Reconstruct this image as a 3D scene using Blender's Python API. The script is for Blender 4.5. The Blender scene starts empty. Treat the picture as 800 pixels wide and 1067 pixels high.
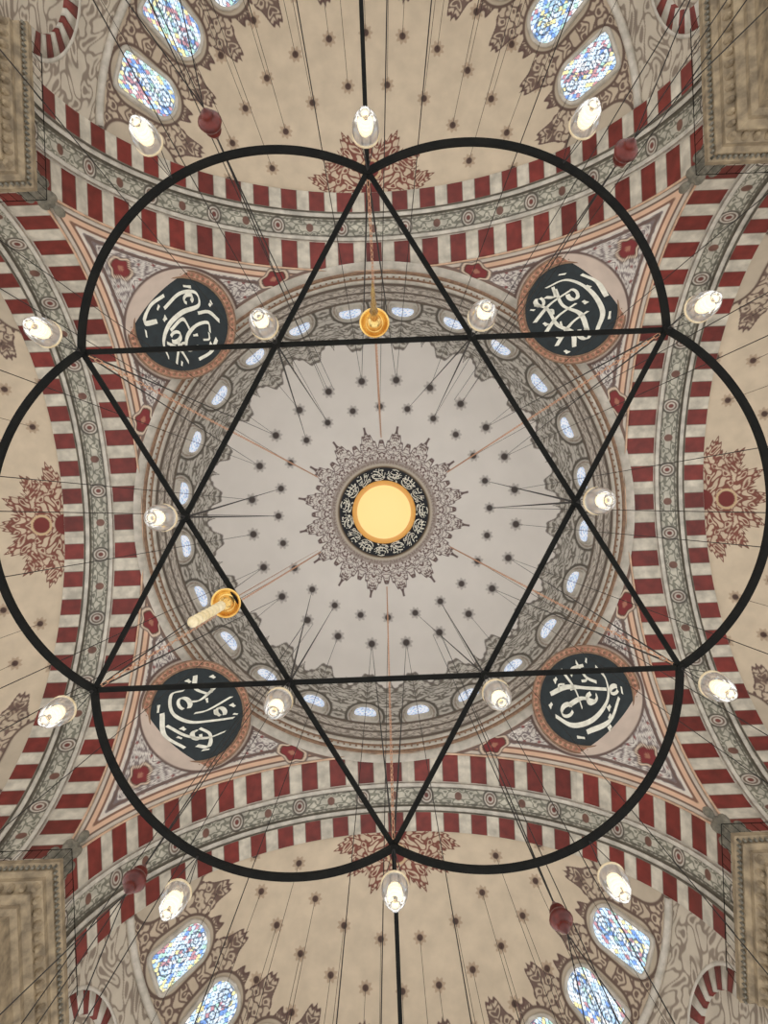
import bpy, math, random
import numpy as np
from mathutils import Vector, Matrix
random.seed(4); rng=np.random.default_rng(4)
F=770.0; D=math.radians(-2.2); cD,sD=math.cos(D),math.sin(D)
sc=bpy.context.scene
sc.view_settings.view_transform='Standard'
A=10.0; Z1=20.5; Z2=30.5; T=3.1; SR=9.85   # half bay, arch spring, arch crown, arch depth, semi dome radius
DZ=31.2; DR=9.7                            # dome centre height / radius
def U(u,v,z):
    a=u-400; b=v-533.5
    return Vector(((a*cD+b*sD)*z/F,(-a*sD+b*cD)*z/F,z))
def l1(c): 
    c=c/255.0
    return c/12.92 if c<=0.04045 else ((c+0.055)/1.055)**2.4
def L(r,g,b): return np.array([l1(r),l1(g),l1(b)])
def sm(x,e0,e1):
    t=np.clip((x-e0)/(e1-e0),0,1); return t*t*(3-2*t)
def put(C,m,col):
    m=np.clip(m,0,1)[...,None]; return C*(1-m)+np.asarray(col)*m

# ---------------------------------------------------------------- materials
def nodes(name):
    m=bpy.data.materials.new(name); m.use_nodes=True; nt=m.node_tree
    return m,nt,nt.nodes['Principled BSDF']
def mat_paint(name,rough=.75,scale=1.5,amt=.22,bump=.15):
    m,nt,p=nodes(name); p.inputs['Roughness'].default_value=rough
    at=nt.nodes.new('ShaderNodeAttribute'); at.attribute_name='Col'
    tc=nt.nodes.new('ShaderNodeTexCoord')
    n=nt.nodes.new('ShaderNodeTexNoise'); n.inputs['Scale'].default_value=scale; n.inputs['Detail'].default_value=6
    nt.links.new(tc.outputs['Object'],n.inputs['Vector'])
    mr=nt.nodes.new('ShaderNodeMapRange'); mr.inputs['From Min'].default_value=.3; mr.inputs['From Max'].default_value=.7
    mr.inputs['To Min'].default_value=1-amt; mr.inputs['To Max'].default_value=1+amt*.4
    nt.links.new(n.outputs['Fac'],mr.inputs['Value'])
    vm=nt.nodes.new('ShaderNodeVectorMath'); vm.operation='SCALE'
    nt.links.new(at.outputs['Color'],vm.inputs[0]); nt.links.new(mr.outputs['Result'],vm.inputs['Scale'])
    nt.links.new(vm.outputs['Vector'],p.inputs['Base Color'])
    b=nt.nodes.new('ShaderNodeBump'); b.inputs['Strength'].default_value=bump; b.inputs['Distance'].default_value=.05
    nt.links.new(n.outputs['Fac'],b.inputs['Height']); nt.links.new(b.outputs['Normal'],p.inputs['Normal'])
    return m
def mat_noise(name,c1,c2,scale=4,rough=.6,metal=0.0,bump=.1,dist=.02):
    m,nt,p=nodes(name); p.inputs['Roughness'].default_value=rough; p.inputs['Metallic'].default_value=metal
    tc=nt.nodes.new('ShaderNodeTexCoord')
    n=nt.nodes.new('ShaderNodeTexNoise'); n.inputs['Scale'].default_value=scale; n.inputs['Detail'].default_value=5
    nt.links.new(tc.outputs['Object'],n.inputs['Vector'])
    r=nt.nodes.new('ShaderNodeValToRGB'); r.color_ramp.elements[0].position=.35; r.color_ramp.elements[1].position=.65
    r.color_ramp.elements[0].color=(*L(*c1),1); r.color_ramp.elements[1].color=(*L(*c2),1)
    nt.links.new(n.outputs['Fac'],r.inputs['Fac']); nt.links.new(r.outputs['Color'],p.inputs['Base Color'])
    b=nt.nodes.new('ShaderNodeBump'); b.inputs['Strength'].default_value=bump; b.inputs['Distance'].default_value=dist
    nt.links.new(n.outputs['Fac'],b.inputs['Height']); nt.links.new(b.outputs['Normal'],p.inputs['Normal'])
    return m
def mat_emit(name,c,s,attr=False,base=(200,200,200)):
    m,nt,p=nodes(name); p.inputs['Base Color'].default_value=(*L(*base),1)
    p.inputs['Emission Strength'].default_value=s; p.inputs['Emission Color'].default_value=(*L(*c),1)
    if attr:
        at=nt.nodes.new('ShaderNodeAttribute'); at.attribute_name='Col'
        nt.links.new(at.outputs['Color'],p.inputs['Emission Color']); nt.links.new(at.outputs['Color'],p.inputs['Base Color'])
    return m
M_dome=mat_paint('dome_plaster',amt=.05,bump=.05,scale=.6)
M_plaster=mat_paint('painted_plaster',amt=.12,bump=.1)
M_marble=mat_paint('voussoir_marble',rough=.5,scale=2.6,amt=.34)
M_glassw=mat_emit('stained_glass',(255,255,255),.8,True)
M_stone=mat_noise('carved_stone',(116,102,82),(164,146,118),3,.7,0,.5,.08)
M_stoneD=mat_noise('grey_carved_stone',(100,98,88),(138,132,118),4,.7,0,.5,.08)
M_white=mat_noise('white_stone',(180,174,162),(208,200,188),3,.6,0,.2)
M_redst=mat_noise('red_stone',(104,42,38),(130,56,48),3,.6,0,.2)
M_iron=mat_noise('black_iron',(7,8,7),(18,18,15),12,.8,.0,.2,.01); M_iron.node_tree.nodes['Principled BSDF'].inputs['Specular IOR Level'].default_value=.2
M_wire=mat_noise('wire_steel',(20,17,16),(36,32,30),30,.7,.0,0)
M_chain=mat_noise('brass_chain',(186,130,100),(222,176,140),30,.4,.2,0)
M_gold=mat_noise('polished_gold',(214,164,84),(248,216,140),6,.22,.75,.05)
M_goldp=mat_noise('gold_paint',(124,94,76),(152,122,96),6,.5,.1,.05)
M_pink=mat_noise('terracotta_pink_plaster',(156,104,84),(204,156,130),9,.7)
M_green=mat_noise('green_black_panel',(20,30,34),(30,42,47),3,.6)
M_ink=mat_noise('white_gilt_lettering',(222,220,206),(244,242,228),5,.5)
M_red=mat_noise('dark_red_lacquer',(72,22,18),(108,38,30),8,.3,.1)
M_cream=mat_noise('cream_beads',(226,206,160),(246,232,196),14,.25,.0)
M_bulb=mat_emit('lit_bulb',(255,230,180),1.1,base=(250,240,220))
M_collar=mat_noise('pale_brass',(196,176,140),(226,210,178),12,.35,.3,.05)
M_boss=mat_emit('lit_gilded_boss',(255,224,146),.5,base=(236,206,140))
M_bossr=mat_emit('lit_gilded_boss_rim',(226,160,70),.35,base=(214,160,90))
mg,nt,p=nodes('clear_glass'); p.inputs['Base Color'].default_value=(.97,.95,.9,1); p.inputs['Roughness'].default_value=.08
p.inputs['Transmission Weight'].default_value=.85; p.inputs['IOR'].default_value=1.2; M_glass=mg

# ---------------------------------------------------------------- builders
def grid_obj(name,P,C,mat,closed_u=False,parent=None):
    nu,nv=P.shape[:2]
    me=bpy.data.meshes.new(name)
    idx=np.arange(nu*nv).reshape(nu,nv)
    if closed_u: i2=np.vstack([idx,idx[:1]])
    else: i2=idx
    a=i2[:-1,:-1];b=i2[1:,:-1];c=i2[1:,1:];d=i2[:-1,1:]
    Q=np.stack([a,b,c,d],-1).reshape(-1,4); n=len(Q)
    me.vertices.add(nu*nv); me.vertices.foreach_set('co',P.reshape(-1).astype(np.float32))
    me.loops.add(n*4); me.loops.foreach_set('vertex_index',Q.reshape(-1).astype(np.int32))
    me.polygons.add(n); me.polygons.foreach_set('loop_start',np.arange(0,n*4,4,dtype=np.int32))
    me.polygons.foreach_set('use_smooth',np.ones(n,dtype=bool))
    me.update(calc_edges=True)
    at=me.color_attributes.new('Col','FLOAT_COLOR','POINT')
    cc=np.ones((nu*nv,4),dtype=np.float32); cc[:,:3]=C.reshape(-1,3); at.data.foreach_set('color',cc.reshape(-1))
    me.materials.append(mat)
    o=bpy.data.objects.new(name,me); sc.collection.objects.link(o)
    if parent: o.parent=parent
    return o
class MB:
    def __init__(s): s.v=[];s.f=[];s.m=[]
    def add(s,v,f,m=0):
        o=len(s.v); s.v+= [tuple(x) for x in v]; s.f+=[tuple(i+o for i in q) for q in f]; s.m+=[m]*len(f)
    def lathe(s,prof,n=16,c=(0,0,0),m=0,cap=True):
        v=[];f=[]
        for r,z in prof:
            for i in range(n):
                a=2*math.pi*i/n; v.append((c[0]+r*math.cos(a),c[1]+r*math.sin(a),c[2]+z))
        for j in range(len(prof)-1):
            for i in range(n):
                k=(i+1)%n; f.append((j*n+i,j*n+k,(j+1)*n+k,(j+1)*n+i))
        s.add(v,f,m)
    def tube(s,pts,r,n=6,m=0,closed=False,flat=None):
        pts=[Vector(p) for p in pts]; N=len(pts); v=[];f=[]
        up=Vector((0,0,1)); pn=None
        for i,p in enumerate(pts):
            t=(pts[(i+1)%N]-pts[i-1]) if closed else (pts[min(i+1,N-1)]-pts[max(i-1,0)])
            t.normalize()
            if pn is None:
                a=t.orthogonal().normalized() if abs(t.z)>.9 else t.cross(up).normalized()
            else:
                a=(pn-t*pn.dot(t)).normalized()
            pn=a; b=t.cross(a)
            for k in range(n):
                w=2*math.pi*(k+.5)/n
                if flat: q=a*(flat[0]*(1 if math.cos(w)>0 else -1))+b*(flat[1]*(1 if math.sin(w)>0 else -1))
                else: q=a*r*math.cos(w)+b*r*math.sin(w)
                v.append(p+q)
        for i in range(N if closed else N-1):
            j=(i+1)%N
            for k in range(n):
                l=(k+1)%n; f.append((i*n+k,i*n+l,j*n+l,j*n+k))
        if not closed: f.append(tuple(range(n))); f.append(tuple((N-1)*n+k for k in range(n)))
        s.add(v,f,m)
    def mesh(s,name,mats,smooth=True):
        me=bpy.data.meshes.new(name); me.from_pydata(s.v,[],s.f)
        for m in mats: me.materials.append(m)
        me.polygons.foreach_set('material_index',s.m)
        me.polygons.foreach_set('use_smooth',[smooth]*len(s.f)); me.update(); return me
    def obj(s,name,mats,smooth=True,loc=(0,0,0),parent=None):
        o=bpy.data.objects.new(name,s.mesh(name,mats,smooth)); o.location=loc; sc.collection.objects.link(o)
        if parent: o.parent=parent
        return o
def rotk(P,k):
    c=[1,0,-1,0][k]; s_=[0,1,0,-1][k]; Q=P.copy()
    Q[...,0]=c*P[...,0]-s_*P[...,1]; Q[...,1]=s_*P[...,0]+c*P[...,1]; return Q

# ---------------------------------------------------------------- ornament functions
def filig(x,y,w=.22):
    a=x+.6*np.sin(y*1.3); b=y+.6*np.sin(x*1.1)
    s=np.sin(a*1.9)*np.sin(b*2.3)+.55*np.sin(a*3.7+b*2.1)*np.cos(b*3.1-a)
    line=1-sm(np.abs(s),w*.5,w)
    blob=sm(s,.75,.95)
    return np.clip(line+blob,0,1)

# ---------------------------------------------------------------- main dome
nu,nv=1200,330
th=np.linspace(0,2*np.pi,nu,endpoint=False)[:,None]; ph=np.linspace(0,math.pi/2-.03,nv)[None,:]
r=DR*np.cos(ph)+0*th; z=DZ+DR*np.sin(ph)+0*th
P=np.stack([r*np.cos(th),r*np.sin(th),z],-1)
q=F*r/z; TH=th+0*ph
C=np.zeros(P.shape)+L(234,229,223)
N24=TH*24/(2*np.pi); fr=N24-np.floor(N24); m24=np.abs(fr-.5)*2     # 0 at window axis, 1 between
rb=186-17*np.clip(1-m24*1.5,0,1)**.7-9*np.clip((m24-.72)/.28,0,1)**1.5+2*np.cos(m24*14)
zone=sm(q,rb-1,rb+1)
C=put(C,zone*.6,L(186,182,172))
C=put(C,zone*filig(m24*3.4,(q-170)*.36,.42)*.9,L(108,102,92))
C=put(C,(1-sm(np.abs(q-rb),.8,1.8))*.9,L(110,102,96))
dw=np.hypot(m24*26,(q-214)*1.3)
C=put(C,(1-sm(dw,17,19)),L(214,210,202))
C=put(C,(1-sm(np.abs(dw-18.5),.8,2)),L(96,90,82))
C=put(C,(1-sm(np.abs(dw-15),.5,1.2)),L(160,148,136))
C=put(C,sm(q,220,221),L(216,208,198))
C=put(C,sm(q,220,221)*filig(m24*5,(q-220)*.5,.36)*.8,L(124,114,104))
for rr,w in ((221,1.2),(229,1.0),(237,1.6)): C=put(C,1-sm(np.abs(q-rr),w*.6,w*1.3),L(110,98,88))
def studs(C,n,off,r0,size):
    a=TH*n/(2*np.pi)+off; f=(a-np.floor(a)-.5)*2*np.pi/n*r0
    d=np.hypot(f,q-r0)
    ang=np.arctan2(f,q-r0); rad=size*(1+.18*np.cos(8*ang))
    C=put(C,(1-sm(d,rad,rad+1))*.5,L(150,142,138))
    C=put(C,1-sm(d,size*.5,size*.8),L(78,70,68)); return C
C=studs(C,24,0,138,5.6); C=studs(C,24,.5,110,5.0)
n=16; a=TH*n/(2*np.pi); mm=np.abs(a-np.floor(a)-.5)*2
rout=66+19*np.clip(1-mm*1.45,0,1)**.7+10*np.clip((mm-.66)/.34,0,1)**.9+1.4*np.cos(mm*22)
ins=(1-sm(q,rout-1,rout+1))
C=put(C,ins*.2,L(184,170,162))
C=put(C,ins*filig(mm*3.4,q*.42,.38),L(116,94,90))
C=put(C,(1-sm(np.abs(q-rout),.6,1.6)),L(104,84,82))
spr=(1-sm(mm*q*np.pi/n,.6,1.5))*(q<90)*(q>82); C=put(C,spr,L(104,86,84))
C=put(C,(1-sm(q,55,56))*.7,L(150,134,126))
C=put(C,1-sm(q,50,51),L(196,186,170))
C=put(C,1-sm(q,47.5,48.5),L(120,100,76))
C=put(C,1-sm(q,46,47),L(26,30,38))
grid_obj('ceiling_dome',P,C,M_dome,closed_u=True)
# boss
b=MB(); zt=DZ+DR*math.sin(math.acos(30*40.5/770/DR))
R0=31*zt/F
b.lathe([(R0*1.06,.15),(R0*1.06,-.12),(R0*.98,-.2),(R0*.9,-.2)],64,(0,0,zt),1)
b.lathe([(R0*.9,-.2),(R0*.7,-.32),(R0*.4,-.42),(R0*.1,-.46),(.001,-.46)],64,(0,0,zt),0)
b.obj('dome_centre_lamp_boss',[M_boss,M_bossr])
# cornice
b=MB(); b.lathe([(10.25,30.2),(10.02,30.35),(9.98,30.5)],180,m=0); b.lathe([(9.98,30.5),(9.9,30.53),(9.88,30.66)],180,m=1)
b.lathe([(9.88,30.66),(9.8,30.7),(9.78,30.84)],180,m=0); b.lathe([(9.78,30.84),(9.73,30.86),(9.73,30.95)],180,m=1); b.lathe([(9.73,30.95),(9.64,31.0),(9.64,31.15),(9.75,31.25)],180,m=0)
for i in range(240):
    a=2*math.pi*i/240; b.lathe([(0,-.05),(.05,-.03),(.05,.05),(0,.08)],5,(9.8*math.cos(a),9.8*math.sin(a),30.74),1)
b.obj('trim_1_dome_cornice',[M_white,M_goldp])

# ---------------------------------------------------------------- windows
def glasscol(X,Y,seed,palette,leadc=(70,84,104)):
    s=.15; gx=X/s+.5*Y/s; gy=X/s-.5*Y/s
    ix=np.floor(gx).astype(int); iy=np.floor(gy).astype(int)
    h=((np.abs(ix)*73856093)^(iy*19349663)^(seed*83492791))%97
    pal=np.array([L(*c) for c in palette]); C=pal[h%len(pal)]
    fx=np.abs(gx-ix-.5); fy=np.abs(gy-iy-.5); lead=sm(np.maximum(fx,fy),.40,.46)
    C=put(C,lead,L(*leadc)); 
    rr=np.hypot(X,(np.mod(Y+.35,.7)-.35))
    C=put(C,1-sm(np.abs(rr-.28),.015,.035),L(*leadc))
    C=put(C,1-sm(np.abs(rr-.12),.012,.03),L(*leadc))
    return C
PAL=[(214,232,250),(200,224,244),(166,204,236),(236,240,244),(234,224,166),(176,218,206),(190,140,150),(114,154,220),(214,234,250),(196,220,240),(226,238,250)]
PALB=[(212,218,228),(200,210,226),(182,198,222),(218,222,230)]
wn=[0]
def window(c,nrm,up,w,h,pal,seed,res=60,leadc=(70,84,104)):
    wn[0]+=1
    nrm=Vector(nrm).normalized(); up=Vector(up); up=(up-nrm*up.dot(nrm)).normalized(); rt=up.cross(nrm)
    c=Vector(c)+nrm*.12
    e=bpy.data.objects.new('window_%d'%wn[0],None); sc.collection.objects.link(e); e.location=c
    R=w/2
    ys=np.linspace(-h/2,h/2,res); xs=np.linspace(-1,1,max(8,res//2))
    def hw(y):
        t=np.where(y>h/2-R,np.sqrt(np.clip(R*R-(y-(h/2-R))**2,0,None)),R)
        return np.where(y<-h/2+R*.35,np.minimum(t,R-(R*.35-np.sqrt(np.clip((R*.35)**2-(y+h/2-R*.35)**2,0,None)))),t)
    Y=ys[None,:]+0*xs[:,None]; X=xs[:,None]*hw(ys)[None,:]
    r_=np.array(rt); u_=np.array(up)
    Pw=X[...,None]*r_+Y[...,None]*u_
    grid_obj('glass',Pw,glasscol(X,Y,seed,pal,leadc),M_glassw,parent=e)
    out=[(x,y) for x,y in zip(hw(ys),ys)]+[(-x,y) for x,y in zip(hw(ys)[::-1],ys[::-1])]
    b=MB(); N=len(out); v=[];f=[]
    for sc_,dz in ((1.0,0.0),(1.0,.07),(1.13,.09),(1.2,.05),(1.2,-.25)):
        for x,y in out:
            k=(w*.5*(sc_-1))
            px=x+ (x/R)*k; py=y+(y/(h/2))*k
            v.append(rt*px+up*py+nrm*dz)
    for j in range(4):
        for i in range(N):
            k=(i+1)%N; f.append((j*N+i,j*N+k,(j+1)*N+k,(j+1)*N+i))
    b.add(v,f,0); b.obj('frame',[M_white],True,parent=e)
ph0=math.radians(16.0)
for i in range(24):
    a=2*math.pi*(i+.5)/24
    c=(DR*math.cos(ph0)*math.cos(a),DR*math.cos(ph0)*math.sin(a),DZ+DR*math.sin(ph0))
    window(c,(-math.cos(a)*math.cos(ph0),-math.sin(a)*math.cos(ph0),-math.sin(ph0)),(0,0,1),1.0,.85,PALB,i,24,(140,152,174))

# ---------------------------------------------------------------- pendentives
def cart(C,dx,dy,ang,a,b_):
    c,s_=math.cos(ang),math.sin(ang); x=(dx*c+dy*s_)/a; y=(-dx*s_+dy*c)/b_
    e=np.abs(x)**1.3+np.abs(y)**1.3; k=np.arctan2(y,x); e=e*(1+.12*np.cos(6*k))
    C=put(C,1-sm(e,1.45,1.65),L(120,104,98)); C=put(C,1-sm(e,1.25,1.4),L(222,202,180)); C=put(C,1-sm(e,.98,1.12),L(100,64,54)); C=put(C,1-sm(e,.8,.95),L(132,52,54))
    C=put(C,(1-sm(e,.12,.3)),L(176,120,100)); return C
nu,nv=440,350
for k in range(4):
    th=np.linspace(0,np.pi/2,nu)[:,None]; s=np.linspace(0,1,nv)[None,:]
    rm=A/np.maximum(np.cos(th),np.sin(th)); r=A+s*(np.minimum(rm,14.1)-A)
    z=Z1+np.sqrt(np.clip(2*A*A-r*r,0,None)); P=np.stack([r*np.cos(th),r*np.sin(th),z],-1)
    X=F*P[...,0]/z; Y=F*P[...,1]/z
    d=(X+Y)/math.sqrt(2); e=np.abs(X-Y)/math.sqrt(2)
    edge=np.minimum(A-P[...,0],A-P[...,1])*F/z
    q=np.hypot(X,Y)
    C=np.zeros(P.shape)+L(228,222,214)
    C=put(C,filig(e*.36+3,d*.36,.24)*.6,L(158,142,138))
    C=put(C,filig(e*.17,d*.17,.32)*.9,L(116,102,104))
    blob=sm(np.sin(e*.31)*np.sin(d*.27+1),.86,.93); C=put(C,blob*.85,L(142,66,64))
    C=put(C,(1-sm(np.abs(edge-14),.8,1.7)),L(116,96,90))
    C=put(C,1-sm(edge,11.5,12.5),L(228,218,206))
    C=put(C,1-sm(edge,8.5,9.5),L(228,190,162)); C=put(C,1-sm(np.abs(edge-9),.5,1.2),L(136,100,84))
    C=put(C,1-sm(edge,4,4.6),L(216,204,190)); C=put(C,1-sm(np.abs(edge-4.3),.4,1.0),L(120,96,84)); C=put(C,1-sm(edge,.8,1.5),L(90,70,62))
    for rr,w,col in ((256,1.0,(120,100,92)),(263,1.2,(130,108,98))):
        C=put(C,1-sm(np.abs(q-rr),w,w+1),L(*col))
    C=put(C,sm(q,257,257.8)*(1-sm(q,261,262)),L(226,194,168))
    C=cart(C,d-374,e,0,13,9)
    C=cart(C,d-(254*math.cos(math.radians(21))+12),e-(254*math.sin(math.radians(21))+9),math.radians(-65),14,8)
    dm=np.hypot(d-287,e)
    C=put(C,(1-sm(dm,59,60)),L(214,196,182)); C=put(C,1-sm(np.abs(dm-60),.8,2),L(110,90,84))
    grid_obj('pendentive',rotk(P,k),C,M_plaster)

# ---------------------------------------------------------------- great arches
prof=[]
def seg(t0,r0,t1,r1,n,tag):
    for i in range(n): 
        f=i/(n-1); prof.append((t0+(t1-t0)*f,r0+(r1-r0)*f,tag))
seg(-.06,10.0,-.06,9.97,2,0); seg(-.06,9.97,.02,9.95,3,4)
seg(.02,9.98,1.12,9.98,16,1)
seg(1.13,9.98,1.15,9.86,2,0); seg(1.15,9.86,1.32,9.86,6,0); seg(1.32,9.86,1.34,10.0,2,3)
seg(1.35,10.02,2.08,10.02,40,2)
seg(2.09,10.0,2.11,9.86,2,3); seg(2.11,9.86,2.28,9.84,6,0); seg(2.28,9.84,2.3,9.74,2,3)
seg(2.31,9.74,3.08,9.74,14,1); seg(3.09,9.74,3.1,10.3,2,0)
t=np.array([p_[0] for p_ in prof])[None,:]; rr=np.array([p_[1] for p_ in prof])[None,:]; tg=np.array([p_[2] for p_ in prof])[None,:]
NA=1300
al=np.linspace(0,np.pi,NA)[:,None]
NP=27
v=al/np.pi*NP; fv=v-np.floor(v)
for k in range(4):
    P=np.stack([rr*np.cos(al),A+t+0*al,Z1+rr*np.sin(al)],-1)
    TG=tg+0*al; C=np.zeros(P.shape)+L(206,200,188)
    blk=np.floor(v); jit=((blk*7919)%13)/13.
    red=L(122,44,38)[None,None,:]*(.75+.42*jit[...,None])+0*P
    wht=L(212,204,188)[None,None,:]*(.86+.16*jit[...,None])+0*P
    st=sm(fv,.215,.23)*(1-sm(fv,.77,.785))+0*t
    S=wht*(1-st[...,None])+red*st[...,None]
    S=put(S,(1-sm(np.minimum(np.abs(fv-.2225),np.abs(fv-.7775)),.008,.02))*.5+0*t,L(90,80,70))
    C=np.where((TG==1)[...,None],S,C)
    w=(t-1.715)/.365; u=al*A/1.0+0*t
    per=2.62; uu=u/per; fu=np.abs(uu-np.floor(uu)-.5)*2
    B=np.zeros(P.shape)+L(198,193,178)
    B=put(B,filig(fu*5.2,w*1.7+0*al,.40)*.85,L(110,110,96))
    mr=np.hypot(fu*per/2/.30,w); 
    B=put(B,1-sm(mr,1.0,1.1),L(208,200,188)); B=put(B,1-sm(np.abs(mr-.92),.08,.16),L(96,90,80)); B=put(B,1-sm(np.abs(mr-.55),.06,.14),L(120,100,88)); B=put(B,1-sm(mr,.22,.36),L(118,64,56))
    m3=np.hypot((1-fu)*per/2/.22,w*1.4); B=put(B,1-sm(m3,.6,.75),L(120,84,72))
    B=put(B,1-sm(np.abs(np.abs(w)-.84)+0*al,.03,.08),L(104,98,88))
    C=np.where((TG==2)[...,None],B,C)
    C=np.where((TG==3)[...,None],L(124,118,106),C); C=np.where((TG==4)[...,None],L(218,182,154),C)
    grid_obj('striped_arch',rotk(P,k),C,M_marble)

# ---------------------------------------------------------------- semi domes
YC=A+T
def hit(px,py):
    a_=px*px+py*py+F*F; b_=-2*(py*YC+F*Z1); c_=YC*YC+Z1*Z1-SR*SR
    kk=(-b_+math.sqrt(b_*b_-4*a_*c_))/(2*a_); return np.array([px*kk,py*kk,F*kk])
def azel(p_):
    return math.atan2(p_[1]-YC,p_[0]),math.asin((p_[2]-Z1)/SR)
a1,e1=azel(hit(234,454)); a2,e2=azel(hit(198,514)); a3,e3=azel(hit(296,512))
WE=(e1+e2)/2; DA=a2-a1
azs=[]
a_=a1
while a_<math.pi/2-.02: azs.append(a_); a_+=DA
azs=[a for a in azs]+[math.pi-a for a in azs]
for k in range(4):
    big=k%2==0
    nu,nv=(960,560) if big else (640,400)
    az=np.linspace(0,np.pi,nu)[:,None]; pc=np.linspace(.004,math.radians(95),nv)[None,:]
    P=np.stack([SR*np.sin(pc)*np.cos(az),YC+SR*np.sin(pc)*np.sin(az)+0*pc,Z1+SR*np.cos(pc)+0*az],-1)
    C=np.zeros(P.shape)+L(210,193,169)
    pm=pc*SR+0*az; AZ=az+0*pc
    gx=np.abs(pm*np.cos(AZ)); gy=pm*np.sin(AZ)
    n=7; a=AZ*n/np.pi; mm=np.abs(a-np.floor(a)-.5)*2
    ro=1.75+.8*np.clip(1-mm*1.2,0,1)**.6+.35*np.clip((mm-.7)/.3,0,1)+.08*np.cos(mm*18)
    ins=1-sm(pm,ro-.03,ro+.03)
    C=put(C,ins*.2,L(186,150,126))
    C=put(C,ins*filig(gx*4.2,gy*4.2,.46),L(126,74,62)); C=put(C,1-sm(np.abs(pm-ro),.03,.07),L(116,72,60))
    m5=np.hypot(gx,gy-.95); C=put(C,1-sm(m5,.30,.36),L(118,48,44)); C=put(C,1-sm(np.abs(m5-.38),.03,.06),L(206,178,140))
    C=put(C,1-sm(pm,.4,.46),L(116,46,42))
    for deg,nn,off in ((24,8,0),(34,12,.5),(44,12,0)):
        r0=math.radians(deg)*SR; a=AZ*nn/np.pi+off
        f=(a-np.floor(a)-.5)*np.pi/nn*SR*np.sin(math.radians(deg)); d_=np.hypot(f,pm-r0); ang=np.arctan2(f,pm-r0)
        rad=.22*(1+.2*np.cos(8*ang)); C=put(C,(1-sm(d_,rad,rad+.04))*.6,L(160,132,108)); C=put(C,1-sm(d_,.10,.15),L(84,62,54))
    off=AZ-a1; off=np.where(AZ>np.pi/2,np.pi-AZ-a1,off)
    fw=off/DA; fr=fw-np.round(fw); mw=np.abs(fr)*2
    pw=math.pi/2-WE
    dxw=fr*DA*SR*math.sin(pw); dyw=pm-pw*SR
    top=-1.35-.55*np.clip(1-mw*2.6,0,1)**.6-1.35*np.clip((mw-.5)/.5,0,1)**.55+.14*np.cos(mw*20)
    zone=sm(dyw,top-.05,top+.05)*(1-sm(dyw,1.75,1.8))
    C=put(C,zone*.35,L(172,154,136))
    C=put(C,zone*filig(np.abs(dxw)*3.6,dyw*3.4,.46)*.95,L(106,84,76))
    C=put(C,(1-sm(np.abs(dyw-top),.04,.1)),L(100,76,70))
    wf=np.hypot(dxw/.95,np.clip(np.abs(dyw)-.55,0,None)/1.0); C=put(C,1-sm(wf,.98,1.05),L(192,178,158)); C=put(C,1-sm(np.abs(wf-1.0),.03,.08),L(104,84,74))
    low=sm(dyw,1.8,1.85)
    C=put(C,low,L(200,189,172)); C=put(C,low*filig(AZ*20,pm*2.9,.30)*.8,L(122,106,94))
    grid_obj('semi_dome',rotk(P,k),C,M_plaster)
    b=MB(); pr=pw+1.8/SR
    pts=[]
    for i in range(121):
        a=math.pi*i/120; R_=SR-.08
        p_=np.array([R_*math.sin(pr)*math.cos(a),YC+R_*math.sin(pr)*math.sin(a),Z1+R_*math.cos(pr)]); pts.append(rotk(p_,k))
    b.tube(pts,.14,8)
    for sg in (1,-1):
        for aa,on in ((a3,True),(a3+.62,big)):
            if not on: continue
            A3=aa if sg>0 else math.pi-aa
            E0=e3-.23
            n_=np.array([math.cos(E0)*math.cos(A3),math.cos(E0)*math.sin(A3),math.sin(E0)])
            up_=np.array([-math.sin(E0)*math.cos(A3),-math.sin(E0)*math.sin(A3),math.cos(E0)]); rt_=np.cross(up_,-n_)
            c_=np.array([0,YC,Z1])+n_*(SR-.22)
            NB=17
            for j in range(NB):
                g0=math.pi*(j+.02)/NB; g1=math.pi*(j+.98)/NB
                V=[]
                for g in (g0,(g0+g1)/2,g1):
                    for rr_,dz in ((1.35,0.3),(1.35,0),(1.95,0),(1.95,.3)):
                        V.append(Vector(rotk(c_+(rt_*math.cos(g)+up_*math.sin(g))*rr_+n_*dz,k)))
                f=[]
                for s_ in range(2):
                    for i in range(3): f.append((s_*4+i,s_*4+i+1,s_*4+5+i,s_*4+4+i))
                f+=[(0,1,2,3),(8,9,10,11)]
                b.add(V,f,j%2)
            b.tube([Vector(rotk(c_+(rt_*math.cos(math.pi*i/24)+up_*math.sin(math.pi*i/24))*2.03+n_*.05,k)) for i in range(25)],.09,6,m=0)
    b.obj('trim_%d_semi_dome_mouldings'%(k+2),[M_white,M_redst])
    for a in azs:
        n_=np.array([math.cos(WE)*math.cos(a),math.cos(WE)*math.sin(a),math.sin(WE)])
        c=np.array([0,YC,Z1])+n_*SR
        window(rotk(c,k),rotk(-n_,k),(0,0,1),1.3,2.35,PAL,wn[0],64)

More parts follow.
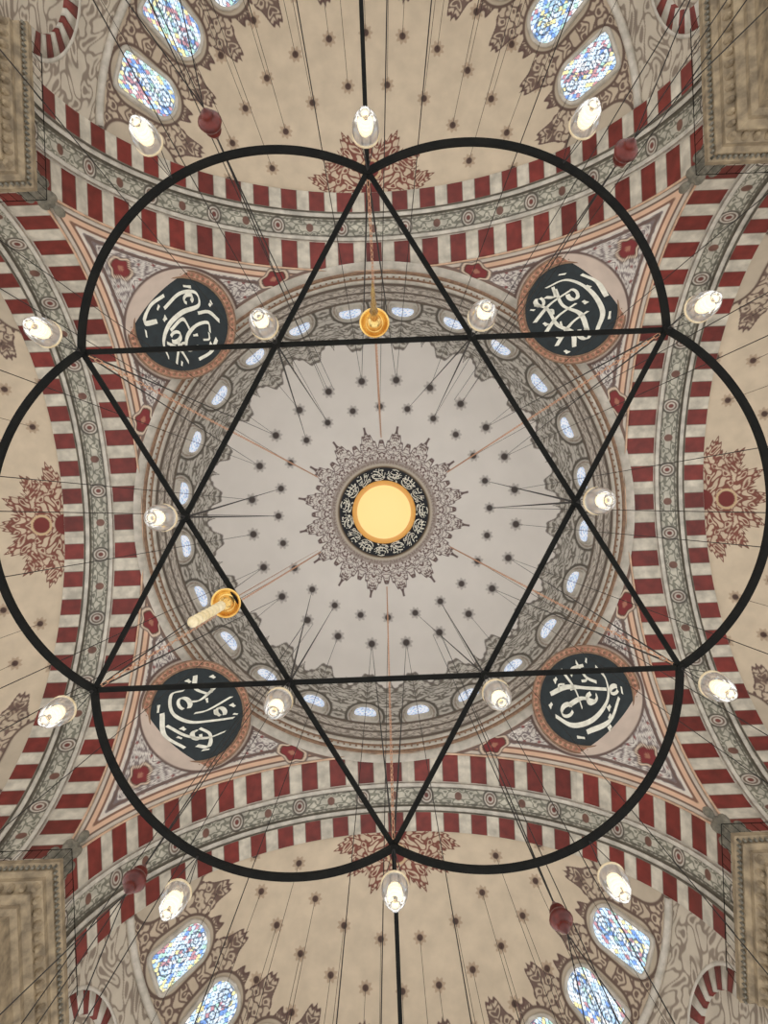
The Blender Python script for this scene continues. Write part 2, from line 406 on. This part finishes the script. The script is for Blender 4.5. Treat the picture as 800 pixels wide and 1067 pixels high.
# ---------------------------------------------------------------- corner piers with cornices
for k in range(4):
    b=MB()
    sx,sy=[(1,1),(-1,1),(-1,-1),(1,-1)][k]
    def ring(pr,z): 
        lo=A-pr; hi=A+T+pr
        return [(sx*lo,sy*lo,z),(sx*hi,sy*lo,z),(sx*hi,sy*hi,z),(sx*lo,sy*hi,z)]
    lev=[(-.02,12),(-.02,19.0),(.12,19.1),(.12,19.3),(.3,19.45),(.3,19.6),(.5,19.75),(.5,19.95),(.62,20.05),(.62,20.2),(.74,20.28),(.74,20.5),(.2,20.62),(.15,20.9),(.05,21.0)]
    v=[];f=[]
    for pr,z in lev: v+=ring(pr,z)
    for j in range(len(lev)-1):
        for i in range(4): l=(i+1)%4; f.append((4*j+i,4*j+l,4*j+4+l,4*j+4+i))
    b.add(v,f,0)
    for i in range(13):
        tt=A-.35+i*(T+.7)/12
        for (x,y) in ((A-.36,tt),(tt,A-.36)):
            b.lathe([(.0,-.28),(.07,-.22),(.12,-.05),(.13,.1),(.09,.2)],8,(sx*x,sy*y,19.75),0)
    for i in range(30):
        tt=A-.66+i*(T+1.3)/29
        for (x,y) in ((A-.66,tt),(tt,A-.66)):
            b.lathe([(.0,-.1),(.05,-.08),(.05,.06),(0,.08)],4,(sx*x,sy*y,20.2),1)
    for j,(rr_,zz) in enumerate(((14.0,21.4),(13.95,21.9),(13.85,22.4),(13.72,22.9))):
        n_=[2,2,1,0][j]
        for i in range(-n_,n_+1):
            d_=(rr_)/math.sqrt(2); ex=i*.16
            b.lathe([(.0,-.36),(.07,-.3),(.13,-.1),(.14,.15),(.08,.3),(0,.32)],8,(sx*(d_+ex*.7),sy*(d_-ex*.7),zz-.12*abs(i)),1)
    b.obj('corner_pier',[M_stone,M_stoneD],False)
    # thin iron railing standing on the cornice
    b=MB(); e0=A-.55; e1_=A+T+.6
    for i in range(16):
        tt=e0+i*(e1_-e0)/15
        for (x,y) in ((e0,tt),(tt,e0)):
            b.tube([(sx*x,sy*y,20.5),(sx*x,sy*y,21.5)],.010,4,0)
    for zz in (20.75,21.5):
        b.tube([(sx*e0,sy*e1_,zz),(sx*e0,sy*e0,zz),(sx*e1_,sy*e0,zz)],.015,4,0)
    b.obj('gallery_railing',[M_iron],False)

# ---------------------------------------------------------------- calligraphy
def cr(pts,n=10):
    P_=[np.array(p_,float) for p_ in pts]; P_=[2*P_[0]-P_[1]]+P_+[2*P_[-1]-P_[-2]]; out=[]
    for i in range(1,len(P_)-2):
        for j in range(n):
            t_=j/n; a,b_,c,d_=P_[i-1:i+3]
            out.append(.5*((2*b_)+(c-a)*t_+(2*a-5*b_+4*c-d_)*t_**2+(3*b_-a-3*c+d_)*t_**3))
    out.append(P_[-2]); return out
def dot(x,y,s=.05): return [[(x-s,y),(x+s,y+s*.4)]]
def loop(x,y,r,a0=0,sw=300):
    return [[(x+r*math.cos(math.radians(a0+sw*i/8)),y+r*.8*math.sin(math.radians(a0+sw*i/8))) for i in range(9)]]
S1=[[(.72,.25),(.55,-.05),(.2,-.22),(-.2,-.2),(-.55,-.05),(-.7,-.28),(-.45,-.5),(0,-.52)],[(.5,.62),(.42,.3),(.5,.0)],[(.1,.55),(.3,.4),(.1,.22),(-.2,.2),(-.42,.34),(-.3,.52)],
    [(-.05,.15),(-.1,-.1),(.25,-.12)],[(-.62,.5),(-.6,.2),(-.42,.05)],[(.3,-.45),(.5,-.62),(.15,-.76),(-.2,-.7)],[(-.3,.72),(0,.82),(.3,.74)],[(.3,.18),(.7,.45)]]+loop(.28,.05,.12)+loop(-.5,-.3,.1,90)+dot(-.1,.7)+dot(.15,-.38)+dot(-.75,.1)
S2=[[(-.7,-.1),(-.5,-.45),(0,-.58),(.5,-.42),(.72,0)],[(-.3,.75),(-.2,.2),(-.28,-.25)],[(.05,.8),(.12,.3),(.02,-.2)],[(.4,.7),(.42,.2),(.3,-.3)],[(-.6,.5),(-.35,.3),(0,.4),(.4,.3),(.65,.42)],
    [(-.55,.05),(-.2,-.1),(.2,.02),(.55,-.12)],[(-.35,-.72),(0,-.8),(.35,-.7)],[(.6,.15),(.45,.0),(.62,-.12)]]+loop(-.55,.15,.13)+loop(.2,-.28,.12,45)+loop(.62,.3,.1)+dot(-.1,-.35)+dot(.2,.55)+dot(-.55,.68)
S3=[[(.65,.45),(.35,.1),(.0,-.25),(-.4,-.35),(-.68,-.1),(-.55,.15)],[(.3,.75),(.12,.2),(-.05,-.05)],[(-.1,.7),(-.15,.25),(-.3,.05)],[(.7,.1),(.5,-.25),(.15,-.5),(-.3,-.62)],[(.45,-.5),(.65,-.35),(.5,-.15),(.25,-.2)],
    [(-.6,.55),(-.4,.35),(-.1,.45)],[(-.55,-.5),(-.2,-.78),(.3,-.7)]]+loop(-.35,-.05,.14)+loop(.35,.35,.1)+loop(.3,-.35,.1,120)+dot(-.62,.35)+dot(.45,.62)+dot(0,-.45)+dot(-.3,.78)
S4=[[(-.72,.2),(-.6,-.2),(-.2,-.42),(.3,-.36),(.6,-.05),(.66,.3)],[(-.45,.6),(-.1,.45),(.2,.1),(.45,-.2)],[(.1,.78),(0,.3),(-.2,-.1)],[(.45,.68),(.35,.3),(.42,.05)],[(-.5,-.5),(0,-.68),(.5,-.5)],
    [(-.35,.15),(-.05,.05),(.1,-.2)],[(.15,.55),(.3,.62),(.5,.5)]]+loop(-.45,.1,.14)+loop(.1,-.1,.12,60)+loop(.55,-.32,.09)+dot(-.15,.72)+dot(-.62,.42)+dot(.2,-.5)+dot(-.1,-.78)
def ribbons(S,nibw,mn=.012,n=8):
    nib=np.array([math.cos(math.radians(62)),math.sin(math.radians(62))])*nibw; res=[]
    for s_ in S:
        pts=cr(s_,n); N=len(pts); out=[]
        for i,p_ in enumerate(pts):
            tg_=pts[min(i+1,N-1)]-pts[max(i-1,0)]; tg_=tg_/(np.linalg.norm(tg_)+1e-9); nn=np.array([-tg_[1],tg_[0]])
            h=nib*(1 if nib@nn>0 else -1)*(.55+.45*math.sin(math.pi*min(1,(i+2)/(N*.6)))**.5)+nn*mn
            out.append((p_+h,p_-h))
        res.append(out)
    return res
EXTRA=[[(-.28,.5),(-.18,.6),(-.08,.52)],[(.58,.5),(.66,.56)],[(-.72,-.42),(-.62,-.55)],[(.6,-.5),(.7,-.38)],[(.22,.3),(.3,.24),(.36,.3)],[(-.08,.36),(0,.3)],[(.02,-.64),(.12,-.6)]]
for k,S in enumerate((S4,S3,S1,S2)):
    sx,sy=[(1,1),(-1,1),(-1,-1),(1,-1)][k]; dv=Vector((sx,sy,0)).normalized()
    el=math.radians(55); nrm=-(dv*math.cos(el)+Vector((0,0,1))*math.sin(el)); up=(Vector((0,0,1))-nrm*nrm.z).normalized()
    rt=up.cross(nrm); c=dv*10.75+Vector((0,0,28.95))
    e=bpy.data.objects.new('calligraphy_medallion' ,None); sc.collection.objects.link(e); e.location=c
    Mx=Matrix((rt,up,nrm)).transposed().to_4x4()
    b=MB(); b.lathe([(2.13,-.5),(2.13,.02),(2.10,.07),(2.05,.03)],72,m=1); b.lathe([(2.05,.03),(1.86,.03)],72,m=0); b.lathe([(1.86,.03),(1.84,.08),(1.80,.08),(1.78,.03)],72,m=1)
    b.lathe([(1.78,.03),(.9,.03),(0.001,.03)],72,m=2)
    for i in range(56):
        g=2*math.pi*i/56; b.lathe([(.07,0),(.04,.03),(0,.03)],6,(1.955*math.cos(g),1.955*math.sin(g),.03),1)
    o=b.obj('round_panel',[M_pink,M_goldp,M_green],True,parent=e); o.matrix_local=Mx
    b=MB(); rp=1.82
    for out in ribbons(S,.042,.013)+ribbons(EXTRA,.02,.012):
        v=[];f=[]
        for a_,b__ in out: v+=[(a_[0]*rp,a_[1]*rp,.055),(b__[0]*rp,b__[1]*rp,.055)]
        for i in range(len(out)-1): f.append((2*i,2*i+1,2*i+3,2*i+2))
        b.add(v,f,0)
    o=b.obj('lettering',[M_ink],False,parent=e); o.matrix_local=Mx
# inscription ring round the boss
b=MB()
NG=15
for g in range(NG):
    S=(S1,S2,S3,S4)[g%4]
    for out in ribbons(S,.05,.022,5):
        v=[];f=[]
        for pr_ in out:
            for p_ in pr_:
                qq=38.7+p_[1]*8.2; th_=2*math.pi*g/NG+p_[0]*2*math.pi/NG*.62
                r_=qq*40.6/F
                zz=DZ+math.sqrt(DR*DR-r_*r_)-.04
                v.append((r_*math.cos(th_),r_*math.sin(th_),zz))
        for i in range(len(out)-1): f.append((2*i,2*i+1,2*i+3,2*i+2))
        b.add(v,f,0)
b.obj('dome_inscription_lettering',[M_ink],False)

# ---------------------------------------------------------------- chandelier frame
CZ=6.0; c0=U(396.5,531,CZ); RV=352*CZ/F
def pol(rr_,deg): a=math.radians(deg); return Vector((c0.x+rr_*math.cos(a),c0.y+rr_*math.sin(a),CZ))
outer=[pol(RV,-90+60*i) for i in range(6)]
inner=[pol(RV/math.sqrt(3),-60+60*i) for i in range(6)]
b=MB()
for tri in ((0,2,4),(1,3,5)):
    zz=-.012 if tri[0]==0 else .012
    for i in range(3):
        p0=outer[tri[i]]; p1=outer[tri[(i+1)%3]]; b.tube([p0+Vector((0,0,zz)),p1+Vector((0,0,zz))],.03,4,0,flat=(.020,.016))
for i in range(6):
    c=inner[i]
    p0=outer[i]; p1=outer[(i+1)%6]; s0=math.atan2(p0.y-c.y,p0.x-c.x); s1=math.atan2(p1.y-c.y,p1.x-c.x)
    while s1<s0: s1+=2*math.pi
    Rr=(p0-c).length
    b.tube([(c.x+Rr*math.cos(s0+(s1-s0)*j/64),c.y+Rr*math.sin(s0+(s1-s0)*j/64),CZ) for j in range(65)],.04,4,0,flat=(.026,.027))
for p_ in outer+inner:
    b.lathe([(0,-.04),(.032,-.038),(.036,0),(.024,.05),(.01,.12),(0,.12)],12,p_,0)
for sgn in (-1,1):
    pv=outer[0] if sgn<0 else outer[3]
    b.tube([pv,(pv.x,pv.y+sgn*4.2,CZ)],.02,4,0,flat=(.018,.018))
b.obj('chandelier_frame',[M_iron],False)

# lamps
lm=MB()
for i in range(3):
    a=2*math.pi*i/3+.4; lm.tube([(0,0,0),(.08*math.cos(a),.08*math.sin(a),-.6)],.0035,4,3)
lm.lathe([(.085,-.585),(.102,-.59),(.104,-.60),(.088,-.605)],20,m=2)
lm.lathe([(.0,-.6),(.03,-.6),(.036,-.66),(.032,-.68),(0,-.68)],12,m=2)
lm.lathe([(.094,-.60),(.100,-.66),(.094,-.74),(.076,-.82),(.052,-.87),(.034,-.885),(.042,-.905),(.022,-.93),(0.001,-.935)],20,m=1)
lm.lathe([(0.001,-.865),(.045,-.855),(.070,-.81),(.089,-.74),(.095,-.66),(.089,-.60)],20,m=1)
hel=[]
for i in range(85):
    f_=i/84; a=f_*2*math.pi*4.5; r_=.068*(1-.5*f_**1.6); hel.append((r_*math.cos(a),r_*math.sin(a),-.67-.17*f_))
lm.tube(hel,.0145,7,0)
lme=lm.mesh('glass_lamp_mesh',[M_bulb,M_glass,M_collar,M_wire])
allp=outer+inner+[pol(RV/math.sqrt(3)*2,-60+60*i) for i in range(6)]
for p_ in allp:
    o=bpy.data.objects.new('hanging_glass_lamp',lme); o.location=p_; o.rotation_euler=(0,0,random.random()*6); sc.collection.objects.link(o)

# chains from the frame up to the dome crown
b=MB()
top=78*40/F
for i in range(6):
    a=math.radians(-90+60*i); p0=outer[i]; p1=Vector((top*math.cos(a),top*math.sin(a),DZ+math.sqrt(DR*DR-top*top)))
    n=220; t_=(p1-p0).normalized(); s1=t_.orthogonal().normalized(); s2=t_.cross(s1); step=(p1-p0)/n; hl=step.length*.62
    for j in range(n):
        c=p0+step*(j+.5); sd=s1 if j%2 else s2
        w=.013+.012*j/n
        pts=[c+t_*hl*x+sd*w*y for x,y in ((-1,0),(-.7,1),(.7,1),(1,0),(.7,-1),(-.7,-1))]
        b.tube(pts,.004+.008*j/n,3,0,closed=True)
b.obj('suspension_chains',[M_chain],False)

# steel cables
b=MB()
def cable(p0,p1,r_=.008): b.tube([p0,p1],r_,4,0)
def domept(qpx,ang):
    r_=qpx*38/F
    for _ in range(6): r_=qpx*(DZ+math.sqrt(DR*DR-r_*r_))/F
    return Vector((r_*math.cos(ang),r_*math.sin(ang),DZ+math.sqrt(DR*DR-r_*r_)))
for i in range(24):
    a=2*math.pi*(i+.5)/24; p1=domept(138,a); cable(Vector((7.2*math.cos(a),7.2*math.sin(a),5.0)),p1,.009)
for i in range(0,24,2):
    a=2*math.pi*(i)/24; p1=domept(110,a)
    cable(Vector((7.2*math.cos(a+.05),7.2*math.sin(a+.05),5.0)),p1,.009)
for i in range(6):
    for p_,off,qq in ((inner[i],.13,110),(inner[i],-.13,110),(outer[i],.2,138),(outer[i],-.2,138)):
        a=math.atan2(p_.y,p_.x)+off; a=(round(a/(2*math.pi/24)-(.5 if qq==138 else 0))+(.5 if qq==138 else 0))*2*math.pi/24
        cable(p_,domept(qq,a),.009)
for k in range(4):
    for deg,nn,off in ((34,12,.0),(44,12,.5),(24,8,.5)):
        for i in range(nn):
            a=math.pi*(i+off)/nn
            if a<.1 or a>3.04: continue
            pc_=math.radians(deg); p_=np.array([SR*math.sin(pc_)*math.cos(a),YC+SR*math.sin(pc_)*math.sin(a),Z1+SR*math.cos(pc_)])
            q_=np.array([p_[0]*1.0,p_[1]*.9,5.0]); cable(Vector(rotk(q_,k)),Vector(rotk(p_,k)),.008)
b.obj('suspension_cables',[M_wire],False)
b=MB(); b.tube([(7.2*math.cos(2*math.pi*j/96),7.2*math.sin(2*math.pi*j/96),5) for j in range(96)],.05,4,0,closed=True)
b.tube([(13.5*math.cos(2*math.pi*j/96),13.5*math.sin(2*math.pi*j/96),5) for j in range(96)],.05,4,0,closed=True)
b.obj('outer_chandelier_ring',[M_iron],False)

# gold pendants
def bodyprof(): return [(0,.22),(.012,.2),(.02,.12),(.05,.1),(.09,.06),(.118,.0),(.122,-.03),(.112,-.035),(.10,-.01),(.07,.02),(.05,.0),(.062,-.03),(.06,-.07),(.035,-.11),(.02,-.13)]
p_=U(390,337,6.0); g=MB(); g.lathe(bodyprof(),28)
g.lathe([(.024,-.13),(.034,-.2),(.022,-.28),(.034,-.36),(.018,-.46),(.026,-.56),(.013,-.7),(.018,-.8),(.008,-1.0),(0,-1.15)],12)
pt=domept(80,math.atan2(p_.y,p_.x)); g.tube([(0,0,.2),pt-p_],.006,4,1)
g.obj('gold_pendant',[M_gold,M_chain],loc=p_)
p_=U(236,628,6.0); g=MB(); g.lathe(bodyprof(),28)
pr=[(.02,-.13)]
for j in range(9): pr+=[(.016,-.16-j*.105),(.034,-.185-j*.105),(.040,-.21-j*.105),(.034,-.235-j*.105)]
pr+=[(.012,-1.12),(0,-1.18)]
g.lathe(pr,10,m=2)
pt=domept(80,math.atan2(p_.y,p_.x)); g.tube([(0,0,.2),pt-p_],.006,4,1)
g.obj('gold_pendant',[M_gold,M_chain,M_cream],loc=p_)
# red turned pendants
for (u,v_) in ((220,130),(650,160),(142,915),(583,955)):
    p_=U(u,v_,8.0); g=MB()
    g.lathe([(0,.3),(.02,.28),(.03,.2),(.07,.16),(.09,.1),(.06,.05),(.11,0),(.13,-.07),(.1,-.13),(.05,-.16),(.07,-.2),(.05,-.25),(.02,-.3),(0,-.34)],18)
    ang=math.atan2(p_.y,p_.x)
    for w in (-.03,.03): g.tube([(0,0,.28),domept(138,ang+w)-p_],.010,4,1)
    for w in (-.12,0,.12): g.tube([(0,0,-.33),Vector((7.2*math.cos(ang+w),7.2*math.sin(ang+w),5.0))-p_],.007,4,1)
    g.obj('red_turned_pendant',[M_red,M_wire],loc=p_)

# ---------------------------------------------------------------- light
w=bpy.data.worlds.new('World'); sc.world=w; w.use_nodes=True
bg=w.node_tree.nodes['Background']; bg.inputs[0].default_value=(1.0,.97,.925,1); bg.inputs[1].default_value=1.27

cam=bpy.data.cameras.new('Camera'); co=bpy.data.objects.new('Camera',cam); sc.collection.objects.link(co); sc.camera=co
cam.sensor_fit='VERTICAL'; cam.sensor_height=36; cam.lens=36*F/1067; cam.clip_end=200
co.matrix_world=Matrix(((cD,-sD,0,0),(-sD,-cD,0,0),(0,0,-1,0),(0,0,0,1)))
print('verts',sum(len(o.data.vertices) for o in sc.objects if o.type=='MESH'))
